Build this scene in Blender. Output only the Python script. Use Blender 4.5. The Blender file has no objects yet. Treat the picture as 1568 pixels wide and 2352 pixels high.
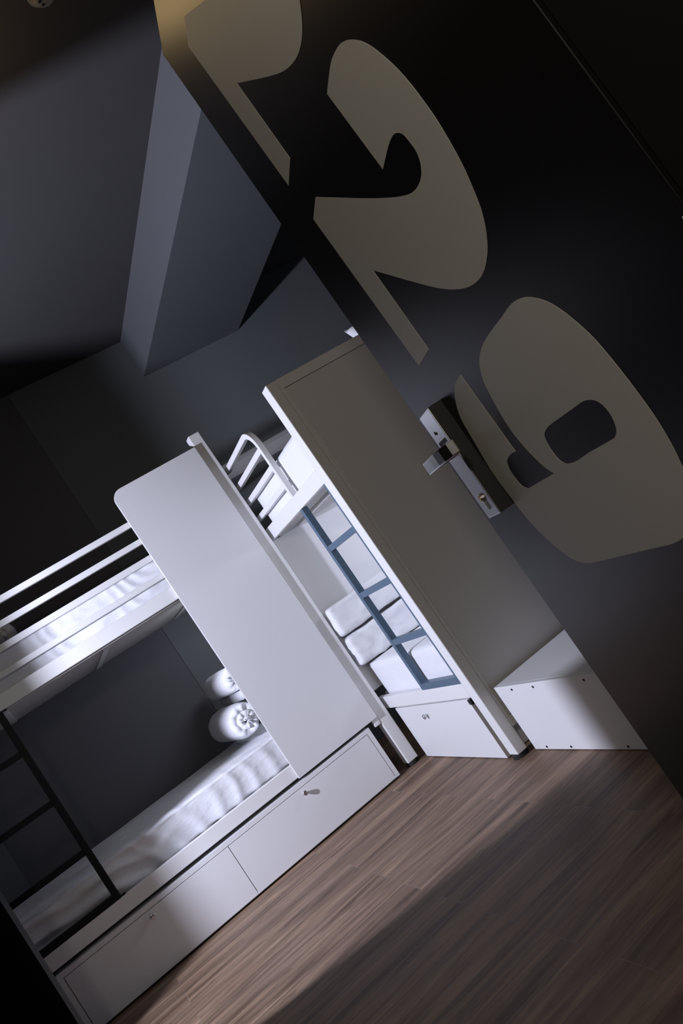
import bpy, bmesh, math, random
from mathutils import Vector, Matrix, noise
from mathutils.geometry import tessellate_polygon

S = bpy.context.scene
COL = S.collection
random.seed(4)

# ------------------------------------------------------------------ camera, light, exposure
F_PX = 1903.7
YAW, PITCH, ROLL = (math.radians(a) for a in (24.2518, 3.418, 34.4357))
fwd = Vector((math.sin(YAW)*math.cos(PITCH), math.cos(YAW)*math.cos(PITCH), math.sin(PITCH)))
right0 = Vector((math.cos(YAW), -math.sin(YAW), 0)); down0 = fwd.cross(right0)
RX = right0*math.cos(ROLL) + down0*math.sin(ROLL)
DY = -right0*math.sin(ROLL) + down0*math.cos(ROLL)
CAM = Vector((0, 0, 1.0))
cd = bpy.data.cameras.new('camera'); cam = bpy.data.objects.new('camera', cd); COL.objects.link(cam)
cd.sensor_fit = 'VERTICAL'; cd.sensor_height = 36.0; cd.lens = F_PX*36.0/2352.0
cd.clip_start = 0.05; cd.clip_end = 50
M = Matrix((RX, -DY, -fwd)).transposed()
cam.matrix_world = Matrix.Translation(CAM) @ M.to_4x4()
S.camera = cam

S.view_settings.view_transform = 'Standard'; S.view_settings.look = 'None'
S.view_settings.exposure = 0.0; S.view_settings.gamma = 1.0
S.view_settings.use_curve_mapping = False

W = bpy.data.worlds.new('world'); S.world = W; W.use_nodes = True
W.node_tree.nodes['Background'].inputs[0].default_value = (0.5, 0.6, 0.8, 1)
W.node_tree.nodes['Background'].inputs[1].default_value = 0.02

def spot(name, loc, target, power, color, size_deg, blend, radius):
    l = bpy.data.lights.new(name, 'SPOT'); l.energy = power; l.color = color
    l.spot_size = math.radians(size_deg); l.spot_blend = blend; l.shadow_soft_size = radius
    o = bpy.data.objects.new(name, l); COL.objects.link(o); o.location = loc
    o.rotation_euler = (Vector(target)-Vector(loc)).to_track_quat('-Z', 'Y').to_euler(); return o
def area(name, loc, target, power, color, sx, sy):
    l = bpy.data.lights.new(name, 'AREA'); l.energy = power; l.color = color
    l.shape = 'RECTANGLE'; l.size = sx; l.size_y = sy
    o = bpy.data.objects.new(name, l); COL.objects.link(o); o.location = loc
    o.rotation_euler = (Vector(target)-Vector(loc)).to_track_quat('-Z', 'Y').to_euler(); return o
# cold lamp standing in the room behind the corner of the entry wall
spot('key_lamp', (-1.2, 3.12, 1.52), (1.45, 3.35, 1.35), 365, (0.76, 0.79, 1.0), 132, 0.65, 0.05)
# small added fill lights, no fixtures, in the lower bunks: behind the gloss panel of bed A, deep inside bed B
for nm, loc, tgt, pw in (('bunk_fill', (1.22, 4.22, 1.22), (0.85, 4.95, 0.95), 2.4), ('bunk_fill', (2.7, 3.5, 1.26), (1.6, 3.9, 0.75), 9.0)):
    area(nm, loc, tgt, pw, (0.80, 0.84, 1.0), 0.4 if pw < 3 else 0.3, 0.15 if pw < 3 else 0.3)
# weak warm lamp high in the entry, weak corridor light behind the camera
el = bpy.data.lights.new('entry_lamp', 'POINT'); el.energy = 3.0; el.color = (1.0, 0.70, 0.32); el.shadow_soft_size = 0.07
eo = bpy.data.objects.new('entry_lamp', el); COL.objects.link(eo); eo.location = (0.62, 2.35, 2.80)
area('corridor_lamp', (-0.35, -0.5, 1.95), (0.8, 1.4, 1.3), 15.0, (1.0, 0.90, 0.77), 0.35, 0.25)

# ------------------------------------------------------------------ materials
def mat(name, color, rough=0.5, metallic=0.0, spec=0.5, bump=None, vary=None, coat=0.0):
    """bump=(scale, strength, distance, stretch xyz); vary=(scale, amount)"""
    m = bpy.data.materials.new(name); m.use_nodes = True
    nt = m.node_tree; b = nt.nodes['Principled BSDF']
    b.inputs['Base Color'].default_value = (*color, 1); b.inputs['Roughness'].default_value = rough
    b.inputs['Metallic'].default_value = metallic; b.inputs['Specular IOR Level'].default_value = spec
    b.inputs['Coat Weight'].default_value = coat
    tc = nt.nodes.new('ShaderNodeTexCoord')
    if bump:
        mp = nt.nodes.new('ShaderNodeMapping'); mp.inputs['Scale'].default_value = bump[3]
        nz = nt.nodes.new('ShaderNodeTexNoise'); nz.inputs['Scale'].default_value = bump[0]; nz.inputs['Detail'].default_value = 4
        bp = nt.nodes.new('ShaderNodeBump'); bp.inputs['Strength'].default_value = bump[1]; bp.inputs['Distance'].default_value = bump[2]
        nt.links.new(tc.outputs['Object'], mp.inputs[0]); nt.links.new(mp.outputs[0], nz.inputs[0])
        nt.links.new(nz.outputs[0], bp.inputs['Height']); nt.links.new(bp.outputs[0], b.inputs['Normal'])
    if vary:
        nz = nt.nodes.new('ShaderNodeTexNoise'); nz.inputs['Scale'].default_value = vary[0]; nz.inputs['Detail'].default_value = 3
        mx = nt.nodes.new('ShaderNodeMix'); mx.data_type = 'RGBA'
        mx.inputs[6].default_value = (*[c*(1-vary[1]) for c in color], 1); mx.inputs[7].default_value = (*[min(1, c*(1+vary[1])) for c in color], 1)
        nt.links.new(tc.outputs['Object'], nz.inputs[0]); nt.links.new(nz.outputs[0], mx.inputs[0]); nt.links.new(mx.outputs[2], b.inputs['Base Color'])
    return m

WALL = mat('grey_wall_paint', (0.130, 0.141, 0.145), 0.85, bump=(60, 0.06, 0.002, (1, 1, 1)), vary=(3, 0.05))
ACCENT = mat('dark_wall_paint', (0.10, 0.10, 0.112), 0.8, bump=(60, 0.06, 0.002, (1, 1, 1)))
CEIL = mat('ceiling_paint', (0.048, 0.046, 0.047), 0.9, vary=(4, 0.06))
BEAMP = mat('beam_paint', (0.105, 0.110, 0.118), 0.85, vary=(4, 0.04))
CORR = mat('corridor_paint', (0.05, 0.048, 0.045), 0.8)
WHITE = mat('white_lacquer', (0.74, 0.74, 0.75), 0.35, vary=(5, 0.015))
STEEL_W = mat('white_powder_coat', (0.76, 0.76, 0.76), 0.38, vary=(8, 0.01))
PANEL = mat('gloss_white_panel', (0.70, 0.70, 0.71), 0.28, vary=(4, 0.01))
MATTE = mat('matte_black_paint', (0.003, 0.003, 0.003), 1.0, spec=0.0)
BLUE = mat('blue_enamel', (0.075, 0.125, 0.185), 0.42)
LBLACK = mat('black_enamel', (0.005, 0.006, 0.007), 0.5, spec=0.25)
BLACK = mat('black_plastic', (0.006, 0.006, 0.006), 0.6)
RUBBER = mat('black_rubber', (0.008, 0.008, 0.008), 0.7)
CHROME = mat('brushed_steel', (0.62, 0.62, 0.64), 0.28, 1.0, bump=(220, 0.05, 0.001, (1, 1, 0.05)))
BRASS = mat('brass', (0.55, 0.38, 0.16), 0.35, 1.0)
CLOTH = mat('white_cotton', (0.76, 0.77, 0.80), 0.9, spec=0.2, bump=(9, 0.35, 0.02, (1, 1, 2.2)))
CLOTH2 = mat('white_duvet_cotton', (0.78, 0.79, 0.82), 0.9, spec=0.2, bump=(14, 0.35, 0.02, (1, 1.6, 1)))
DOORM = mat('dark_door_laminate', (0.0050, 0.0042, 0.0045), 0.34, spec=0.2, bump=(180, 0.02, 0.001, (1, 1, 1)))
VINYL = mat('grey_beige_vinyl', (0.40, 0.39, 0.355), 0.5, vary=(6, 0.02))
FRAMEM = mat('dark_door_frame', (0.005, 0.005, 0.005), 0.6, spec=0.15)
DETECT = mat('greyed_plastic', (0.20, 0.20, 0.195), 0.6)
PLASTIC = mat('off_white_plastic', (0.45, 0.45, 0.44), 0.5)
SLAT = mat('pale_slat_wood', (0.50, 0.48, 0.46), 0.6, bump=(20, 0.1, 0.002, (1, 12, 1)))

def wood():
    m = bpy.data.materials.new('oak_plank_floor'); m.use_nodes = True
    nt = m.node_tree; b = nt.nodes['Principled BSDF']; L = nt.links
    tc = nt.nodes.new('ShaderNodeTexCoord')
    br = nt.nodes.new('ShaderNodeTexBrick'); br.offset = 0.37; br.inputs['Scale'].default_value = 1.0
    br.inputs['Brick Width'].default_value = 1.22; br.inputs['Row Height'].default_value = 0.15
    br.inputs['Mortar Size'].default_value = 0.0011; br.inputs['Mortar Smooth'].default_value = 0.3
    br.inputs['Color1'].default_value = (0, 0, 0, 1); br.inputs['Color2'].default_value = (1, 1, 1, 1); br.inputs['Mortar'].default_value = (0.5, 0.5, 0.5, 1)
    off = nt.nodes.new('ShaderNodeMapping'); off.inputs['Location'].default_value = (0.07, -0.02, 0)
    L.new(tc.outputs['Object'], off.inputs[0]); L.new(off.outputs[0], br.inputs[0])
    # grain, shifted per plank
    add = nt.nodes.new('ShaderNodeVectorMath'); add.operation = 'ADD'
    sc = nt.nodes.new('ShaderNodeVectorMath'); sc.operation = 'SCALE'; sc.inputs['Scale'].default_value = 7.0
    L.new(br.outputs['Color'], sc.inputs[0]); L.new(tc.outputs['Object'], add.inputs[0]); L.new(sc.outputs[0], add.inputs[1])
    def nz(scale, stretch, detail, rough=0.6, dist=0.0):
        mp = nt.nodes.new('ShaderNodeMapping'); mp.inputs['Scale'].default_value = stretch
        n = nt.nodes.new('ShaderNodeTexNoise'); n.inputs['Scale'].default_value = scale; n.inputs['Detail'].default_value = detail
        n.inputs['Roughness'].default_value = rough; n.inputs['Distortion'].default_value = dist
        L.new(add.outputs[0], mp.inputs[0]); L.new(mp.outputs[0], n.inputs[0]); return n
    g1 = nz(2.6, (0.6, 6.5, 1), 9, 0.70, 0.7)
    g2 = nz(1.3, (0.6, 6, 1), 5, 0.6, 1.0)
    g3 = nz(2.2, (1.2, 5, 1), 4, 0.6, 1.8)
    r1 = nt.nodes.new('ShaderNodeValToRGB')
    e = r1.color_ramp.elements
    e[0].position = 0.33; e[0].color = (0.072, 0.043, 0.026, 1)
    e[1].position = 0.66; e[1].color = (0.310, 0.220, 0.152, 1)
    k = r1.color_ramp.elements.new(0.5); k.color = (0.190, 0.129, 0.087, 1)
    L.new(g1.outputs[0], r1.inputs[0])
    mx = nt.nodes.new('ShaderNodeMix'); mx.data_type = 'RGBA'; mx.blend_type = 'MULTIPLY'; mx.inputs[0].default_value = 0.75
    r2 = nt.nodes.new('ShaderNodeValToRGB'); r2.color_ramp.elements[0].position = 0.36; r2.color_ramp.elements[0].color = (0.52, 0.47, 0.47, 1)
    r2.color_ramp.elements[1].position = 0.64; r2.color_ramp.elements[1].color = (1.2, 1.12, 1.05, 1)
    L.new(g2.outputs[0], r2.inputs[0]); L.new(r1.outputs[0], mx.inputs[6]); L.new(r2.outputs[0], mx.inputs[7])
    r3 = nt.nodes.new('ShaderNodeValToRGB'); r3.color_ramp.elements[0].position = 0.28; r3.color_ramp.elements[0].color = (0.35, 0.28, 0.25, 1)
    r3.color_ramp.elements[1].position = 0.36; r3.color_ramp.elements[1].color = (1, 1, 1, 1)
    L.new(g3.outputs[0], r3.inputs[0])
    mx2 = nt.nodes.new('ShaderNodeMix'); mx2.data_type = 'RGBA'; mx2.blend_type = 'MULTIPLY'; mx2.inputs[0].default_value = 0.8
    L.new(mx.outputs[2], mx2.inputs[6]); L.new(r3.outputs[0], mx2.inputs[7])
    # plank tone and pale end joints
    mx3 = nt.nodes.new('ShaderNodeMix'); mx3.data_type = 'RGBA'; mx3.blend_type = 'MIX'
    L.new(br.outputs['Fac'], mx3.inputs[0]); L.new(mx2.outputs[2], mx3.inputs[6]); mx3.inputs[7].default_value = (0.20, 0.16, 0.14, 1)
    L.new(mx3.outputs[2], b.inputs['Base Color'])
    b.inputs['Roughness'].default_value = 0.55; b.inputs['Specular IOR Level'].default_value = 0.35
    bp = nt.nodes.new('ShaderNodeBump'); bp.inputs['Strength'].default_value = 0.12; bp.inputs['Distance'].default_value = 0.003
    L.new(g1.outputs[0], bp.inputs['Height']); L.new(bp.outputs[0], b.inputs['Normal'])
    return m
FLOOR = wood()

# ------------------------------------------------------------------ mesh helpers
def box(bm, x0, x1, y0, y1, z0, z1):
    v = [bm.verts.new(p) for p in ((x0,y0,z0),(x1,y0,z0),(x1,y1,z0),(x0,y1,z0),(x0,y0,z1),(x1,y0,z1),(x1,y1,z1),(x0,y1,z1))]
    for f in ((0,3,2,1),(4,5,6,7),(0,1,5,4),(1,2,6,5),(2,3,7,6),(3,0,4,7)): bm.faces.new([v[i] for i in f])
def cyl(bm, c, axis, r, h, n=24, r2=None):
    c = Vector(c); ax = Vector(axis).normalized(); q = ax.to_track_quat('Z', 'Y')
    bmesh.ops.create_cone(bm, cap_ends=True, segments=n, radius1=r, radius2=r if r2 is None else r2, depth=h,
                          matrix=Matrix.Translation(c) @ q.to_matrix().to_4x4())
def sweep(bm, pts, n, w, t, side):
    """rectangular bar w wide along `side`, t thick, swept along pts (mitred)"""
    side = Vector(side).normalized(); rings = []
    pts = [Vector(p) for p in pts]
    for i, p in enumerate(pts):
        a = pts[max(i-1, 0)]; b = pts[min(i+1, len(pts)-1)]
        d = (b-a).normalized(); nn = side.cross(d).normalized()
        k = 1.0
        if 0 < i < len(pts)-1:
            d0 = (p-a).normalized(); k = 1/max(0.5, side.cross(d0).normalized().dot(nn))
        rings.append([bm.verts.new(p + side*w/2*sx + nn*t/2*sy*k) for sx, sy in ((-1,-1),(1,-1),(1,1),(-1,1))])
    for a, b in zip(rings, rings[1:]):
        for j in range(4): bm.faces.new((a[j], a[(j+1) % 4], b[(j+1) % 4], b[j]))
    bm.faces.new(rings[0][::-1]); bm.faces.new(rings[-1])
def build(name, bm, m, parent=None, bevel=0.0, smooth=False, xf=None, kind=None):
    bmesh.ops.recalc_face_normals(bm, faces=bm.faces[:])
    if xf is not None: bm.transform(xf)
    me = bpy.data.meshes.new(name); bm.to_mesh(me); bm.free()
    for mm in (m if isinstance(m, (list, tuple)) else [m]): me.materials.append(mm)
    if smooth:
        for p in me.polygons: p.use_smooth = True
    o = bpy.data.objects.new(name, me); COL.objects.link(o)
    if bevel:
        b = o.modifiers.new('bevel', 'BEVEL'); b.width = bevel; b.segments = 2; b.limit_method = 'ANGLE'; b.angle_limit = math.radians(40)
    if parent is not None:
        o.parent = parent; o.matrix_parent_inverse = parent_inv(parent)
    if kind: o['kind'] = kind
    return o
def wmat(o):
    m = o.matrix_basis.copy()
    if o.parent is not None: m = wmat(o.parent) @ o.matrix_parent_inverse @ m
    return m
def parent_inv(p): return wmat(p).inverted()
def boxes(name, lst, m, parent=None, bevel=0.0, xf=None, kind=None):
    bm = bmesh.new()
    for b in lst: box(bm, *b)
    return build(name, bm, m, parent, bevel, xf=xf, kind=kind)
def tag(o, label, cat, group=None):
    o['label'] = label; o['category'] = cat
    if group: o['group'] = group
    return o
def thing(name, loc, label, cat, group=None):
    o = bpy.data.objects.new(name, None); o.empty_display_size = 0.1; COL.objects.link(o); o.location = loc
    return tag(o, label, cat, group)
def soft_box(x0, x1, y0, y1, z0, z1, r, seg=(30, 20, 8), amp=0.0, freq=6.0, seed=0.0, puff=0.0, stretch=(1,1,1), fold=None):
    """rounded, slightly lumpy cushion or mattress block"""
    bm = bmesh.new()
    cx, cy, cz = (x0+x1)/2, (y0+y1)/2, (z0+z1)/2; hx, hy, hz = (x1-x0)/2, (y1-y0)/2, (z1-z0)/2
    grid = {}
    def vert(u, v, w):
        key = (round(u, 5), round(v, 5), round(w, 5))
        if key not in grid:
            p = Vector((u*hx, v*hy, w*hz))
            q = Vector((max(-hx+r, min(hx-r, p.x)), max(-hy+r, min(hy-r, p.y)), max(-hz+r, min(hz-r, p.z))))
            d = p-q
            if d.length > 1e-6: d = d.normalized()*r
            p = q+d
            if puff: p.z += puff*hz*(1-u*u)*(1-v*v)*(1 if w > 0 else -0.3)*abs(w)
            nn = d.normalized() if d.length > 1e-6 else p.normalized()
            if amp:
                P = Vector(((p.x+p.z*0.8+p.y*0.3)*stretch[0], p.y*stretch[1], p.z*stretch[2]))*freq + Vector((seed, seed*1.7, -seed))
                ridge = 1-abs(noise.noise(P)*2)
                p += nn*amp*(noise.noise(P*0.5)*0.9 + ridge*0.6 - 0.3)
            if fold: p += nn*fold(Vector((cx+p.x, cy+p.y, cz+p.z)), nn)
            grid[key] = bm.verts.new((cx+p.x, cy+p.y, cz+p.z))
        return grid[key]
    nx, ny, nz_ = seg
    def face(fn, a, b):
        for i in range(a):
            for j in range(b):
                q = [fn(i, j), fn(i+1, j), fn(i+1, j+1), fn(i, j+1)]
                try: bm.faces.new([vert(*t) for t in q])
                except ValueError: pass
    lin = lambda i, n: -1+2*i/n
    for s in (-1, 1):
        face(lambda i, j: (lin(i, nx), lin(j, ny), s), nx, ny)
        face(lambda i, j: (lin(i, nx), s, lin(j, nz_)), nx, nz_)
        face(lambda i, j: (s, lin(i, ny), lin(j, nz_)), ny, nz_)
    return bm

# ------------------------------------------------------------------ room
CZ = 3.05
boxes('floor', [(-2.9, 3.8, -1.4, 5.2, -0.1, 0.0)], FLOOR, kind='structure')
boxes('ceiling', [(-2.9, 3.8, -1.4, 5.2, CZ, CZ+0.1)], CEIL, kind='structure')
boxes('wall_back', [(0.87, 3.8, 5.06, 5.20, 0, CZ), (-2.9, -0.445, 5.06, 5.20, 0, CZ)], WALL, kind='structure')
boxes('wall_back_accent', [(-0.445, 0.87, 5.064, 5.20, 0, CZ)], ACCENT, kind='structure')
boxes('wall_left', [(-2.9, -2.8, 2.92, 5.06, 0, CZ)], WALL, kind='structure')
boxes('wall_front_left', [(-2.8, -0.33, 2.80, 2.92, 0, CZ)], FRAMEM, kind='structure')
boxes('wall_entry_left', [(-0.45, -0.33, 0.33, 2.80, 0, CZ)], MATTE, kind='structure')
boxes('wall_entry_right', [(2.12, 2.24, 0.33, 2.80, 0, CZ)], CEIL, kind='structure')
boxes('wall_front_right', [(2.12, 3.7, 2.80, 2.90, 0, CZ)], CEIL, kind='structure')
boxes('wall_light_blocker', [(-2.8, -0.64, 3.49, 3.59, 0, CZ)], WALL, kind='structure')  # unseen wall added to keep the key light off the left drawers
boxes('trim_3', [(1.42, 3.7, 5.03, 5.06, 1.895, 1.975), (1.42, 3.7, 5.02, 5.06, 1.975, 2.0)], PLASTIC, kind='structure')
boxes('wall_right', [(3.7, 3.8, 2.9, 5.06, 0, CZ)], WALL, kind='structure')
boxes('wall_doorway', [(0.64, 2.12, 0.31, 0.43, 0, CZ), (-0.33, 0.64, 0.31, 0.43, 2.09, CZ), (-1.4, -0.33, 0.21, 0.33, 0, CZ)], CORR, kind='structure')
boxes('wall_corridor', [(-1.4, 2.3, -1.4, -1.3, 0, CZ), (-1.5, -1.4, -1.4, 0.33, 0, CZ), (2.3, 2.4, -1.4, 0.33, 0, CZ)], CORR, kind='structure')
boxes('trim_1', [(0.61, 0.64, 0.30, 0.45, 0, 2.09), (-0.36, -0.33, 0.20, 0.30, 0, 2.09)], FRAMEM, kind='structure')
# concrete beam under the ceiling
boxes('trim_2', [(1.662, 2.41, 0.44, 5.06, 2.77, CZ)], BEAMP, kind='structure')

# smoke detector on the ceiling
sd = thing('smoke_detector', (1.158, 2.218, CZ), 'small round off-white smoke detector on the dark ceiling', 'smoke detector')
bm = bmesh.new(); cyl(bm, (1.158, 2.218, CZ-0.008), (0,0,1), 0.050, 0.016, 40)
build('mounting_plate', bm, DETECT, sd, 0.002, True)
bm = bmesh.new(); cyl(bm, (1.158, 2.218, CZ-0.026), (0,0,-1), 0.043, 0.02, 40, 0.032)
build('sensor_head', bm, DETECT, sd, 0.003, True)
bm = bmesh.new()
for k in range(3): cyl(bm, (1.158+0.02*math.cos(2+k), 2.218+0.02*math.sin(2+k), CZ-0.037), (0,0,1), 0.005, 0.003, 12)
build('sensor_hole', bm, BLACK, sd)

# ------------------------------------------------------------------ door
FE = Vector((0.8565, 1.361)); DA = math.radians(15.378)
SD = Vector((math.sin(DA), math.cos(DA))); ND = Vector((-math.cos(DA), math.sin(DA)))
# door frame of reference: s = distance from the free edge towards the hinge, o = outwards from the face, z up
def dpt(s, o, z):
    p = FE - SD*s + ND*o
    return Vector((p.x, p.y, z))
DXF = Matrix(((-SD.x, ND.x, 0, FE.x), (-SD.y, ND.y, 0, FE.y), (0, 0, 1, 0), (0, 0, 0, 1)))
def px_door(x, y, off=0.0):
    v = RX*((x-784)/F_PX) + DY*((y-1176)/F_PX) + fwd
    n = Vector((ND.x, ND.y, 0)); p0 = Vector((FE.x, FE.y, 0)) + n*off
    t = (p0-CAM).dot(n)/v.dot(n); P = CAM + v*t
    return (-(Vector((P.x, P.y))-FE).dot(SD), P.z)
door = bpy.data.objects.new('door_1', None); COL.objects.link(door); door.location = dpt(0.94, 0, 0); door['kind'] = 'structure'
boxes('door_leaf', [(0, 0.94, -0.042, 0, 0.008, 2.05)], DOORM, door, 0.0015, xf=DXF)
bm = bmesh.new()
for z in (0.25, 1.03, 1.85): cyl(bm, (0.947, 0.004, z), (0,0,1), 0.007, 0.10, 16)
build('hinge', bm, CHROME, door, xf=DXF)

def catmull(pts, closed=True, n=5):
    """pts: (x, y, corner) -> smoothed list"""
    out = []; N = len(pts)
    for i in range(N):
        p0, p1, p2, p3 = pts[(i-1) % N], pts[i], pts[(i+1) % N], pts[(i+2) % N]
        if p1[2] and p2[2]: out.append((p1[0], p1[1])); continue
        if p1[2]: p0 = p1
        if p2[2]: p3 = p2
        for k in range(n):
            t = k/n; c = []
            for d in (0, 1):
                c.append(0.5*(2*p1[d] + (p2[d]-p0[d])*t + (2*p0[d]-5*p1[d]+4*p2[d]-p3[d])*t*t + (3*p1[d]-p0[d]-3*p2[d]+p3[d])*t**3))
            out.append(tuple(c))
    return out
def decal(name, loops, parent):
    """flat vinyl film, loops of (s, z) on the door face, 0.6 mm thick"""
    bm = bmesh.new()
    flat = [p for l in loops for p in l]
    tris = tessellate_polygon([[Vector((p[0], p[1], 0)) for p in l] for l in loops])
    top = [bm.verts.new((p[0], 0.0005, p[1])) for p in flat]
    for t in tris:
        try: bm.faces.new([top[i] for i in t])
        except ValueError: pass
    bot = [bm.verts.new((p[0], 0.0, p[1])) for p in flat]
    k = 0
    for l in loops:
        for i in range(len(l)):
            a, b = k+i, k+(i+1) % len(l)
            bm.faces.new((top[a], top[b], bot[b], bot[a]))
        k += len(l)
    return build(name, bm, VINYL, parent, xf=DXF)
c = 1
two = [(719.6,503,c),(724.7,452.4,c),(770,453.7,0),(840.3,455.7,0),(890.8,454.3,0),(924.5,450,0),(947,441.6,0),(961,424.8,0),(968,401,0),(965,371.5,0),(955.4,346.2,0),(941.3,326.6,0),(927.3,309.7,0),(914.7,304.7,0),(903.4,309.7,0),(895,326.6,0),(888,351.8,0),(879.6,388.9,c),
 (751.4,215.2,c),(754.7,183.5,0),(760.3,144.2,0),(768.8,120.3,0),(781.4,100.7,0),(795.4,92.8,0),(810.8,90.9,0),(831.9,95,0),(857,109,0),(885,131.6,0),(913,158,0),(944,193.3,0),(969.4,227,0),(997.4,266.3,0),(1022.7,307,0),(1045,346.2,0),(1064.8,384,0),(1083,424.8,0),(1104,477.7,0),(1115.3,522.6,0),(1120,564.7,0),(1118,595.6,0),(1111,623.6,0),(1097,644.7,0),(1076,658.7,0),(1048,664.3,0),(1017,662.9,0),(980.6,655.3,0),(932.9,642.4,0),(856.3,620.3,c),(984.8,801.8,c),(962.4,840.5,c)]
def z9(p): return (1020+p[0]/2.861, 660+p[1]/2.861, p[2])
nine = [z9(p) for p in ((565,63,0),(500,72,0),(450,100,0),(415,140,0),(370,205,0),(320,270,0),(270,345,0),(242,410,0),(232,480,0),(240,550,0),(265,630,0),(310,720,0),(370,830,0),(440,940,0),(520,1040,0),(600,1125,0),(660,1180,0),(722,1222,c),
 (565,1313,0),(545,1317,0),(515,1305,0),(480,1270,0),(440,1215,0),(418,1165,0),(415,1140,0),(425,1110,0),(445,1090,0),(470,1078,c),(107,570,c),(85,610,0),(70,650,0),(70,710,0),(85,790,0),(115,870,0),(160,950,0),(230,1070,0),(320,1220,0),(430,1370,0),(530,1500,0),(640,1620,0),(740,1710,0),(820,1770,0),(880,1800,0),(930,1810,0),(1000,1803,0),(1200,1755,0),(1400,1708,0),(1480,1690,0),(1530,1670,0),(1568,1645,0),(1640,1570,0),(1672,1480,0),(1660,1380,0),(1620,1280,0),(1568,1180,0),(1500,1040,0),(1400,870,0),(1280,700,0),(1150,530,0),(1000,350,0),(880,235,0),(760,140,0),(660,85,0))]
hole = [z9(p) for p in ((960,738,0),(1000,745,0),(1045,775,0),(1090,830,0),(1120,890,0),(1132,940,0),(1125,975,0),(1100,1000,0),(960,1080,0),(870,1140,0),(820,1157,0),(790,1153,0),(750,1125,0),(700,1060,0),(668,1000,0),(660,965,0),(672,930,0),(700,900,0),(790,835,0),(880,770,0),(920,745,0))]
two_sz = [px_door(x, y) for x, y in catmull(two)]
decal('numeral_two', [two_sz], door)
decal('numeral_two', [[(s*1.0-0.017, z+0.3965) for s, z in two_sz]], door)
decal('numeral_nine', [[px_door(x, y) for x, y in catmull(nine)], [px_door(x, y) for x, y in catmull(hole)]], door)

# lever handle with its long plate
hs = boxes('lock_plate', [(0.100, 0.174, 0.0, 0.027, 0.930, 1.149)], CHROME, door, 0.0015, xf=DXF)
boxes('lock_shaded_side', [(0.172, 0.178, 0.0, 0.0255, 0.931, 1.148)], BLACK, hs, xf=DXF)  # black strip standing for the shaded side of the lock
boxes('card_slot', [(0.112, 0.160, 0.0265, 0.0278, 1.083, 1.091)], BLACK, hs, xf=DXF)
bm = bmesh.new(); cyl(bm, (0.128, 0.0272, 1.108), (0,1,0), 0.0035, 0.001, 16); cyl(bm, (0.136, 0.0272, 1.106), (0,1,0), 0.003, 0.001, 16)
build('indicator_light', bm, BLACK, hs, xf=DXF)
bm = bmesh.new(); cyl(bm, (0.137, 0.028, 0.968), (0,1,0), 0.0085, 0.004, 24); box(bm, 0.1325, 0.1415, 0.026, 0.0295, 0.944, 0.962)
build('key_cylinder', bm, CHROME, hs, 0.001, xf=DXF)
bm = bmesh.new(); cyl(bm, (0.137, 0.0302, 0.969), (0,1,0), 0.0055, 0.002, 20)
build('keyhole', bm, BRASS, hs, xf=DXF)
bm = bmesh.new(); cyl(bm, (0.137, 0.045, 1.064), (0,1,0), 0.011, 0.05, 24)
build('spindle', bm, CHROME, hs, 0.001, xf=DXF)
bm = bmesh.new()
pts = [(0.118, 0.070, 1.064), (0.170, 0.0705, 1.064), (0.205, 0.070, 1.064), (0.228, 0.066, 1.064), (0.242, 0.056, 1.064), (0.247, 0.045, 1.064)]
sweep(bm, pts, 4, 0.024, 0.012, (0, 0, 1))
build('lever', bm, CHROME, hs, 0.002, xf=DXF)

# ------------------------------------------------------------------ low boxed-in platform along the right of the entry
YB = math.radians(1.75)
pl_o = Vector((1.447, 2.965, 0))
PXF = Matrix.Translation(pl_o) @ Matrix.Rotation(-YB, 4, 'Z')
pf = thing('low_platform_box', (1.75, 2.0, 0), 'low white screwed-on platform box between the dark door and the tall bunk end panel', 'platform')
boxes('side_board', [(0, 0.018, -2.0, 0, 0.004, 0.289)], WHITE, pf, 0.001, xf=PXF)
boxes('top_board', [(0.018, 0.64, -2.0, 0, 0.270, 0.289)], WHITE, pf, 0.001, xf=PXF)
boxes('far_board', [(0.018, 0.60, -0.018, 0, 0.004, 0.270)], WHITE, pf, xf=PXF)
for y, z in ((-0.13, 0.272), (-0.29, 0.272), (-0.62, 0.272), (-1.2, 0.272), (-0.10, 0.016), (-0.27, 0.016), (-0.61, 0.016), (-1.2, 0.016)):
    bm = bmesh.new(); cyl(bm, (-0.001, y, z), (1,0,0), 0.0045, 0.003, 16)
    build('screw', bm, BLACK, pf, xf=PXF)

# ------------------------------------------------------------------ bunk bed A : long side to the camera
YA = 4.02
ba = thing('bunk_bed', (0.37, 4.5, 0), 'white steel bunk bed seen along its long side, with tall gloss panel and black ladder', 'bunk bed')
def post(x0, x1, y0, y1, zt, parent, xf=None):
    p = boxes('post', [(x0, x1, y0, y1, 0.02, zt)], STEEL_W, parent, 0.004, xf=xf)
    bm = bmesh.new(); cyl(bm, ((x0+x1)/2, (y0+y1)/2, 0.010), (0,0,1), 0.034, 0.020, 20)
    build('foot', bm, RUBBER, p, 0.002, xf=xf)
post(1.335, 1.400, YA, YA+0.065, 2.020, ba)
post(-0.665, -0.600, YA, YA+0.065, 2.020, ba)
post(1.335, 1.400, 4.96, 5.025, 2.020, ba)
post(-0.665, -0.600, 4.96, 5.025, 2.020, ba)
for z0, z1 in ((1.762, 1.792), (1.663, 1.692), (1.567, 1.598), (1.464, 1.492)):
    boxes('guard_rail', [(-0.600, 1.335, YA+0.008, YA+0.036, z0, z1)], STEEL_W, ba, 0.002)
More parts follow.
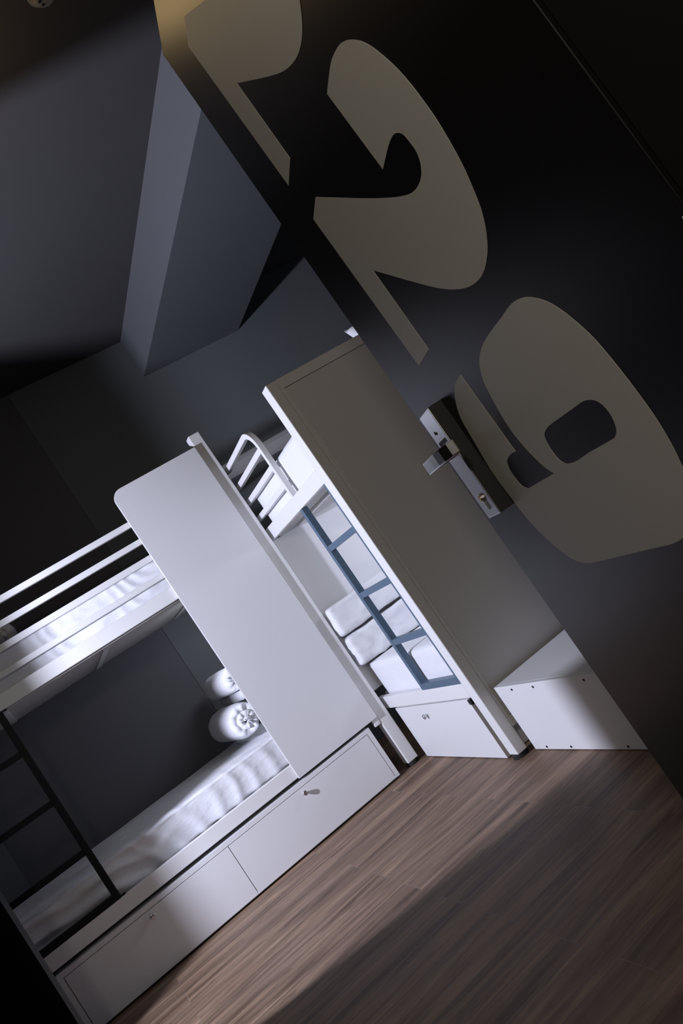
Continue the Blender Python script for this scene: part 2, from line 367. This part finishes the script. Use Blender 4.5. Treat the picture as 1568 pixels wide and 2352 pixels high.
for z0, z1 in ((1.341, 1.410), (0.307, 0.377)):
    boxes('bed_rail', [(-0.600, 1.335, YA+0.002, YA+0.032, z0, z1)], STEEL_W, ba, 0.003)
    boxes('bed_rail', [(-0.600, 1.335, 4.99, 5.02, z0, z1)], STEEL_W, ba, 0.003)
    boxes('end_rail', [(1.340, 1.370, YA+0.065, 4.96, z0, z1)], STEEL_W, ba, 0.003)
    boxes('end_rail', [(-0.635, -0.605, YA+0.065, 4.96, z0, z1)], STEEL_W, ba, 0.003)
for z0, z1 in ((1.762, 1.792), (1.567, 1.598)):
    boxes('end_guard_rail', [(1.345, 1.373, YA+0.065, 4.96, z0, z1)], STEEL_W, ba, 0.002)
    boxes('end_guard_rail', [(-0.635, -0.607, YA+0.065, 4.96, z0, z1)], STEEL_W, ba, 0.002)
for z in (1.334, 0.330):
    boxes('mattress_base', [(-0.598, 1.334, YA+0.034, 4.988, z, z+0.012)], SLAT, ba)
for x in (-0.1, 0.42, 0.94):
    bm = bmesh.new(); box(bm, x, x+0.035, YA+0.07, 4.985, 1.3285, 1.334)
    build('cross_bar', bm, STEEL_W, ba)
# privacy panel with a rounded top corner
def rounded_panel(x0, x1, y0, y1, z0, z1, r, corners=('tl',)):
    pts = []
    def arc(cx, cz, a0, a1):
        for k in range(9):
            a = math.radians(a0+(a1-a0)*k/8); pts.append((cx+r*math.cos(a), cz+r*math.sin(a)))
    pts.append((x0, z0)); pts.append((x1, z0))
    if 'tr' in corners: arc(x1-r, z1-r, 0, 90)
    else: pts.append((x1, z1))
    if 'tl' in corners: arc(x0+r, z1-r, 90, 180)
    else: pts.append((x0, z1))
    bm = bmesh.new()
    a = [bm.verts.new((p[0], y0, p[1])) for p in pts]; b = [bm.verts.new((p[0], y1, p[1])) for p in pts]
    bm.faces.new(a); bm.faces.new(b[::-1])
    for i in range(len(pts)):
        j = (i+1) % len(pts); bm.faces.new((a[i], b[i], b[j], a[j]))
    return bm
build('privacy_panel', rounded_panel(0.836, 1.330, YA-0.018, YA-0.0002, 0.303, 1.952, 0.055), PANEL, ba, 0.0015)
boxes('panel_bracket', [(1.296, 1.334, YA-0.004, YA+0.012, 0.262, 0.306)], STEEL_W, ba, 0.006)

def ladder(parent, pos, height_z, length_axis, xf=None, far=0.36, m=BLUE):
    """pos=(x,y) centre of the first stile; rungs run along length_axis for `far`; square tube 30 mm"""
    z0, z1 = height_z; x, y = pos; h = 0.0155
    L = Vector((*length_axis, 0)).normalized()
    lad = None
    bm = bmesh.new()
    for k in (0, 1):
        c = Vector((x, y, 0)) + L*far*k
        box(bm, c.x-h, c.x+h, c.y-h, c.y+h, z0, z1)
    lad = build('ladder', bm, m, parent, 0.0015, xf=xf)
    zs = [z0+0.0155] + [z0+0.250+0.2535*k for k in range(3)]
    for k, z in enumerate(zs):
        a = Vector((x, y, z)) + L*h; b = Vector((x, y, z)) + L*(far-h)
        bm = bmesh.new(); hh = h-0.0015 if k else h
        d = Vector((abs(L.y), abs(L.x), 0))*hh
        box(bm, min(a.x, b.x)-d.x, max(a.x, b.x)+d.x, min(a.y, b.y)-d.y, max(a.y, b.y)+d.y, z-hh, z+hh)
        build('rung', bm, m, lad, 0.001, xf=xf)
    for zz in (z0+0.004, z1-0.004):
        bm = bmesh.new()
        q = Vector((x, y, zz)) - L*0.03
        cyl(bm, q, (0,0,1), 0.006, 0.008, 12); box(bm, min(q.x, x)-0.006, max(q.x, x)+0.006, min(q.y, y)-0.006, max(q.y, y)+0.006, zz-0.003, zz+0.003)
        build('fixing_lug', bm, m, lad, xf=xf)
    return lad
ladder(ba, (-0.098, YA+0.018), (0.3775, 1.3405), (-1, 0), far=0.42, m=LBLACK)['label'] = 'black ladder'

# drawer chest under bed A
ca = thing('underbed_drawer_chest', (0.4, 4.3, 0), 'long white two-drawer chest under the bunk with the black ladder', 'drawer chest', None)
YC = 4.008
boxes('carcass', [(-0.455, 1.262, YC, 4.9, 0.010, 0.022), (-0.455, 1.262, YC, 4.9, 0.266, 0.288), (-0.455, -0.430, YC, 4.9, 0.022, 0.266),
                  (1.238, 1.262, YC, 4.9, 0.022, 0.266), (0.388, 0.406, YC+0.02, 4.9, 0.022, 0.266), (-0.455, 1.262, 4.88, 4.9, 0.022, 0.266)], WHITE, ca, 0.001)
boxes('plinth', [(-0.44, 1.25, YC+0.02, 4.88, 0.0, 0.010)], BLACK, ca)
for x0, x1, kx in ((-0.4275, 0.3955, -0.022), (0.3985, 1.2355, 0.819)):
    dr = boxes('drawer', [(x0, x1, YC-0.001, YC+0.018, 0.012, 0.2635)], WHITE, ca, 0.001)
    bm = bmesh.new(); cyl(bm, (kx, YC-0.008, 0.236), (0,1,0), 0.006, 0.014, 20); cyl(bm, (kx, YC-0.019, 0.236), (0,1,0), 0.0125, 0.012, 24, 0.010)
    build('knob', bm, CHROME, dr, 0.002, True)['label'] = 'chrome knob'

# ------------------------------------------------------------------ bunk bed B : foot end towards the room, turned 1.8 degrees
B0 = Vector((1.388, 3.0, 0)); BA = math.radians(1.8)
BXF = Matrix.Translation(B0) @ Matrix.Rotation(-BA, 4, 'Z')    # local x = length, y = width
bb = thing('bunk_bed', BXF @ Vector((1.0, 0.5, 0)), 'white steel bunk bed seen from its foot end, with blue ladder and big side panel', 'bunk bed')
LB, WB = 2.06, 1.12
post(0.0, 0.050, 0.0, 0.072, 1.793, bb, BXF)
post(LB-0.05, LB, 0.0, 0.072, 1.793, bb, BXF)
post(LB-0.05, LB, WB-0.06, WB, 1.793, bb, BXF)
# side panel, framed, facing the door
boxes('side_panel_frame', [(0.050, LB-0.05, 0.0, 0.030, 1.748, 1.793), (0.050, LB-0.05, 0.0, 0.030, 0.118, 0.160),
                           (0.0502, 0.066, 0.0, 0.030, 0.160, 1.748), (LB-0.066, LB-0.0502, 0.0, 0.030, 0.160, 1.748)], STEEL_W, bb, 0.001, xf=BXF)
boxes('side_panel', [(0.068, LB-0.068, 0.003, 0.020, 0.162, 1.746)], PANEL, bb, 0.001, xf=BXF)
for z0, z1 in ((1.337, 1.405), (0.292, 0.358)):
    boxes('end_rail', [(0.0, 0.030, 0.072, WB, z0, z1)], STEEL_W, bb, 0.003, xf=BXF)
    boxes('bed_rail', [(0.052, LB-0.05, WB-0.03, WB, z0, z1)], STEEL_W, bb, 0.003, xf=BXF)
    boxes('bed_rail', [(0.068, LB-0.05, 0.034, 0.060, z0, z1)], STEEL_W, bb, 0.003, xf=BXF)
    boxes('mattress_base', [(0.032, LB-0.05, 0.062, WB-0.032, z0+0.004, z0+0.018)], SLAT, bb, xf=BXF)
# looped guard rail over the foot end
bm = bmesh.new()
R = 0.10; ye = 0.478; zt = 1.776
pts = [(0.015, WB, zt)]
for k in range(11):
    a = math.radians(90-9*k); pts.append((0.015, ye+R-R*math.cos(math.radians(90-9*k))-0+0 if False else ye+R-R*math.sin(math.radians(9*k)), zt-R+R*math.cos(math.radians(9*k))))
pts.append((0.015, ye, 1.400))
sweep(bm, pts, 4, 0.028, 0.028, (1, 0, 0))
gl = build('guard_loop', bm, STEEL_W, bb, 0.002, xf=BXF)
for z0, z1 in ((1.655, 1.683), (1.558, 1.586), (1.458, 1.486)):
    boxes('guard_bar', [(0.002, 0.028, ye+0.014, WB, z0, z1)], STEEL_W, gl, 0.002, xf=BXF)
# far long side: privacy panel below
boxes('privacy_panel', [(0.001, 1.6, 1.100, 1.116, 0.40, 1.336)], PANEL, bb, 0.001, xf=BXF)
for k in range(4):
    boxes('cross_bar', [(0.16+0.4*k, 0.19+0.4*k, 0.062, WB-0.032, 1.328, 1.3405)], STEEL_W, bb, xf=BXF)
ladder(bb, (0.018, 0.478), (0.3585, 1.3365), (0, -1), BXF, far=0.402)['label'] = 'blue ladder'

cb = thing('underbed_drawer_chest', BXF @ Vector((0.3, 0.5, 0)), 'white single-drawer chest under the foot of the bunk with the blue ladder', 'drawer chest')
boxes('carcass', [(0.020, 0.75, 0.112, 0.962, 0.004, 0.284)], WHITE, cb, 0.001, xf=BXF)
dr = boxes('drawer', [(0.0, 0.019, 0.110, 0.966, 0.004, 0.286)], WHITE, cb, 0.001, xf=BXF)
boxes('catch', [(-0.002, 0.012, 0.090, 0.118, 0.262, 0.284)], BLACK, dr, 0.001, xf=BXF)
bm = bmesh.new(); cyl(bm, (-0.006, 0.62, 0.235), (1,0,0), 0.006, 0.012, 20); cyl(bm, (-0.016, 0.62, 0.235), (1,0,0), 0.012, 0.012, 24)
build('knob', bm, CHROME, dr, 0.002, True, xf=BXF)['label'] = 'chrome knob'

# ------------------------------------------------------------------ mattresses
def sheet_folds(A, zc):
    """loose sheet: creases fan down the front face at one end, run along it at the other"""
    def f(P, nn):
        w = noise.noise(P*3.3 + Vector((9, 0, 3)))*1.5; w2 = noise.noise(P*6.0)
        t1 = P.x*62 + (P.z-zc)*(26+40*w) + 5*w
        t2 = P.x*5 + (P.z-zc)*75 + 5*w + 3*w2
        k = max(0.0, min(1.0, (P.x-0.0)/0.35))
        def cr(t): return (0.5+0.5*math.sin(t))**1.6
        h = cr(t1)*k*(0.35+0.65*max(0, min(1, 0.5+w*2))) + cr(t2)*(1-k)*0.9
        side = 1.0 if nn.z < 0.5 else max(0.0, 1-(P.y-4.07)*9)*0.5
        return A*(h-0.55)*side + 0.002*w2
    return f
def mattress(b, label, cat, amp, seed, xf=None, freq=5.0, stretch=(1, 1, 1), seg=(60, 30, 10), fold=None):
    bm = soft_box(*b, 0.022, seg, amp, freq, seed, stretch=stretch, fold=fold)
    return tag(build('mattress', bm, CLOTH, None, 0, True, xf), label, cat)
mattress((-0.585, 1.325, 4.078, 4.965, 0.362, 0.534), 'lower mattress with wrinkled white sheet, beside the black ladder', 'mattress', 0.004, 3.1, freq=4, seg=(230, 50, 22), fold=sheet_folds(0.020, 0.44))
mattress((-0.585, 1.325, 4.066, 4.975, 1.358, 1.585), 'upper mattress in white sheet behind the long guard rails', 'mattress', 0.003, 8.3, freq=4, seg=(230, 40, 22), fold=sheet_folds(0.0045, 1.30))
mattress((0.045, 1.95, 0.070, 1.080, 0.322, 0.536), 'lower mattress with smooth white sheet behind the blue ladder', 'mattress', 0.004, 1.3, BXF)
mattress((0.045, 1.95, 0.070, 1.075, 1.364, 1.600), 'upper mattress in white sheet behind the looped guard rail', 'mattress', 0.004, 6.3, BXF)

# ------------------------------------------------------------------ bedding
def roll(name, c0, c1, r, turns, label, cat, seed, flat=1.0):
    """rolled duvet: spiral cross-section swept between two ends with folds"""
    c0, c1 = Vector(c0), Vector(c1); ax = (c1-c0).normalized()
    up = Vector((0, 0, 1)); sd = up.cross(ax).normalized(); up = ax.cross(sd)
    bm = bmesh.new(); nT = int(44*turns); nL = 22; T = r/(turns+0.4)*0.92
    prof = []
    for i in range(nT+1):
        a = 2*math.pi*turns*i/nT; rr = r*(0.16+0.84*i/nT)
        prof.append((a, rr))
    rings_o = []; rings_i = []
    for j in range(nL+1):
        t = j/nL; e = min(t, 1-t)*2; pull = 1-(1-min(1, e*3.5))**2*0.16
        C = c0.lerp(c1, t); ro = []; ri = []
        for a, rr in prof:
            w = noise.noise(Vector((math.cos(a)*2, math.sin(a)*2, t*3+seed)))*0.05 + noise.noise(Vector((a*0.9, t*6, seed*2)))*0.035
            bulge = (1-e)**6*(0.30*(1-rr/r) + 0.16*noise.noise(Vector((math.cos(a)*3+seed, math.sin(a)*3, rr*30))))
            d = sd*math.cos(a+0.4) + up*math.sin(a+0.4)*flat
            R1 = rr*pull*(1+w)
            R0 = max(0.004, (rr-T*1.04)*pull*(1+w))
            off = ax*(bulge*r*(1 if t > 0.5 else -1))
            ro.append(bm.verts.new(C+d*R1+off)); ri.append(bm.verts.new(C+d*R0+off))
        rings_o.append(ro); rings_i.append(ri)
    for j in range(nL):
        for i in range(nT):
            bm.faces.new((rings_o[j][i], rings_o[j][i+1], rings_o[j+1][i+1], rings_o[j+1][i]))
            bm.faces.new((rings_i[j][i], rings_i[j+1][i], rings_i[j+1][i+1], rings_i[j][i+1]))
        for i in (0, nT):
            bm.faces.new((rings_o[j][i], rings_o[j+1][i], rings_i[j+1][i], rings_i[j][i]))
    for j in (0, nL):
        for i in range(nT):
            bm.faces.new((rings_o[j][i], rings_i[j][i], rings_i[j][i+1], rings_o[j][i+1]))
    return tag(build(name, bm, CLOTH2, None, 0, True), label, cat)
roll('rolled_duvet', (0.835, 4.30, 0.648), (0.82, 4.90, 0.648), 0.108, 2.4, 'tightly rolled white duvet on the lower mattress beside the gloss panel', 'duvet', 1.0)
def pillow(name, c, size, rot, label, cat, seed, amp=0.012):
    L, Wd, H = size; bm = bmesh.new(); n = 26; g = {}
    for s in (1, -1):
        for i in range(n+1):
            for j in range(n+1):
                u, v = -1+2*i/n, -1+2*j/n
                if s == -1 and (abs(u) == 1 or abs(v) == 1): g[(s, i, j)] = g[(1, i, j)]; continue
                th = (max(0, (1-abs(u)**2.6)*(1-abs(v)**2.6)))**0.45
                pin = 1-0.06*(1-abs(u))*abs(v)**3 - 0.06*(1-abs(v))*abs(u)**3
                w = noise.noise(Vector((u*2.2+seed, v*2.2, s*2.0+seed)))*amp + (1-abs(noise.noise(Vector((u*3, v*3+seed, s)))*2))*amp*0.7
                g[(s, i, j)] = bm.verts.new((u*L/2*pin, v*Wd/2*pin, s*(th*H/2)+w*th))
    for s in (1, -1):
        for i in range(n):
            for j in range(n):
                q = [g[(s, i, j)], g[(s, i+1, j)], g[(s, i+1, j+1)], g[(s, i, j+1)]]
                try: bm.faces.new(q if s == 1 else q[::-1])
                except ValueError: pass
    mt = Matrix.Translation(c) @ Matrix.Rotation(rot[2], 4, 'Z') @ Matrix.Rotation(rot[1], 4, 'Y') @ Matrix.Rotation(rot[0], 4, 'X')
    bm.transform(mt)
    return tag(build(name, bm, CLOTH2, None, 0, True), label, cat)
roll('rolled_blanket', (0.915, 4.33, 0.848), (0.895, 4.88, 0.848), 0.112, 1.7, 'rolled white blanket stacked on top of the rolled duvet beside the gloss panel', 'blanket', 3.0)
roll('rolled_duvet', (0.085, 4.38, 1.690), (0.085, 4.9, 1.690), 0.10, 2.0, 'rolled white duvet on the upper mattress at the left picture edge', 'duvet', 5.0)
# folded bedding at the foot of bed B
def folded(name, b, label, cat, seed, amp=0.010, tilt=0.0):
    bm = soft_box(*b, min(0.02, (b[5]-b[4])*0.42), (90, 16, 22), amp, 11, seed, puff=0.0, stretch=(1, 1.4, 1.8))
    if tilt:
        c = Vector(((b[0]+b[1])/2, (b[2]+b[3])/2, (b[4]+b[5])/2))
        bm.transform(Matrix.Translation(c) @ Matrix.Rotation(tilt, 4, 'Y') @ Matrix.Translation(-c))
    return tag(build(name, bm, CLOTH2, None, 0, True, BXF), label, cat)
folded('folded_duvet', (-0.004, 1.05, 0.965, 1.088, 0.546, 0.708), 'folded white duvet on the lower mattress behind the blue ladder', 'duvet', 4.0)
folded('pillow', (-0.004, 0.98, 0.972, 1.086, 0.724, 0.884), 'crumpled white pillow on the folded duvet behind the blue ladder', 'pillow', 9.0, 0.010)
pillow('pillow', BXF @ Vector((0.98, 0.27, 1.775)), (0.70, 0.33, 0.15), (1.15, 0, 0), 'white pillow on the upper bunk peeking over the big side panel', 'pillow', 7.0)
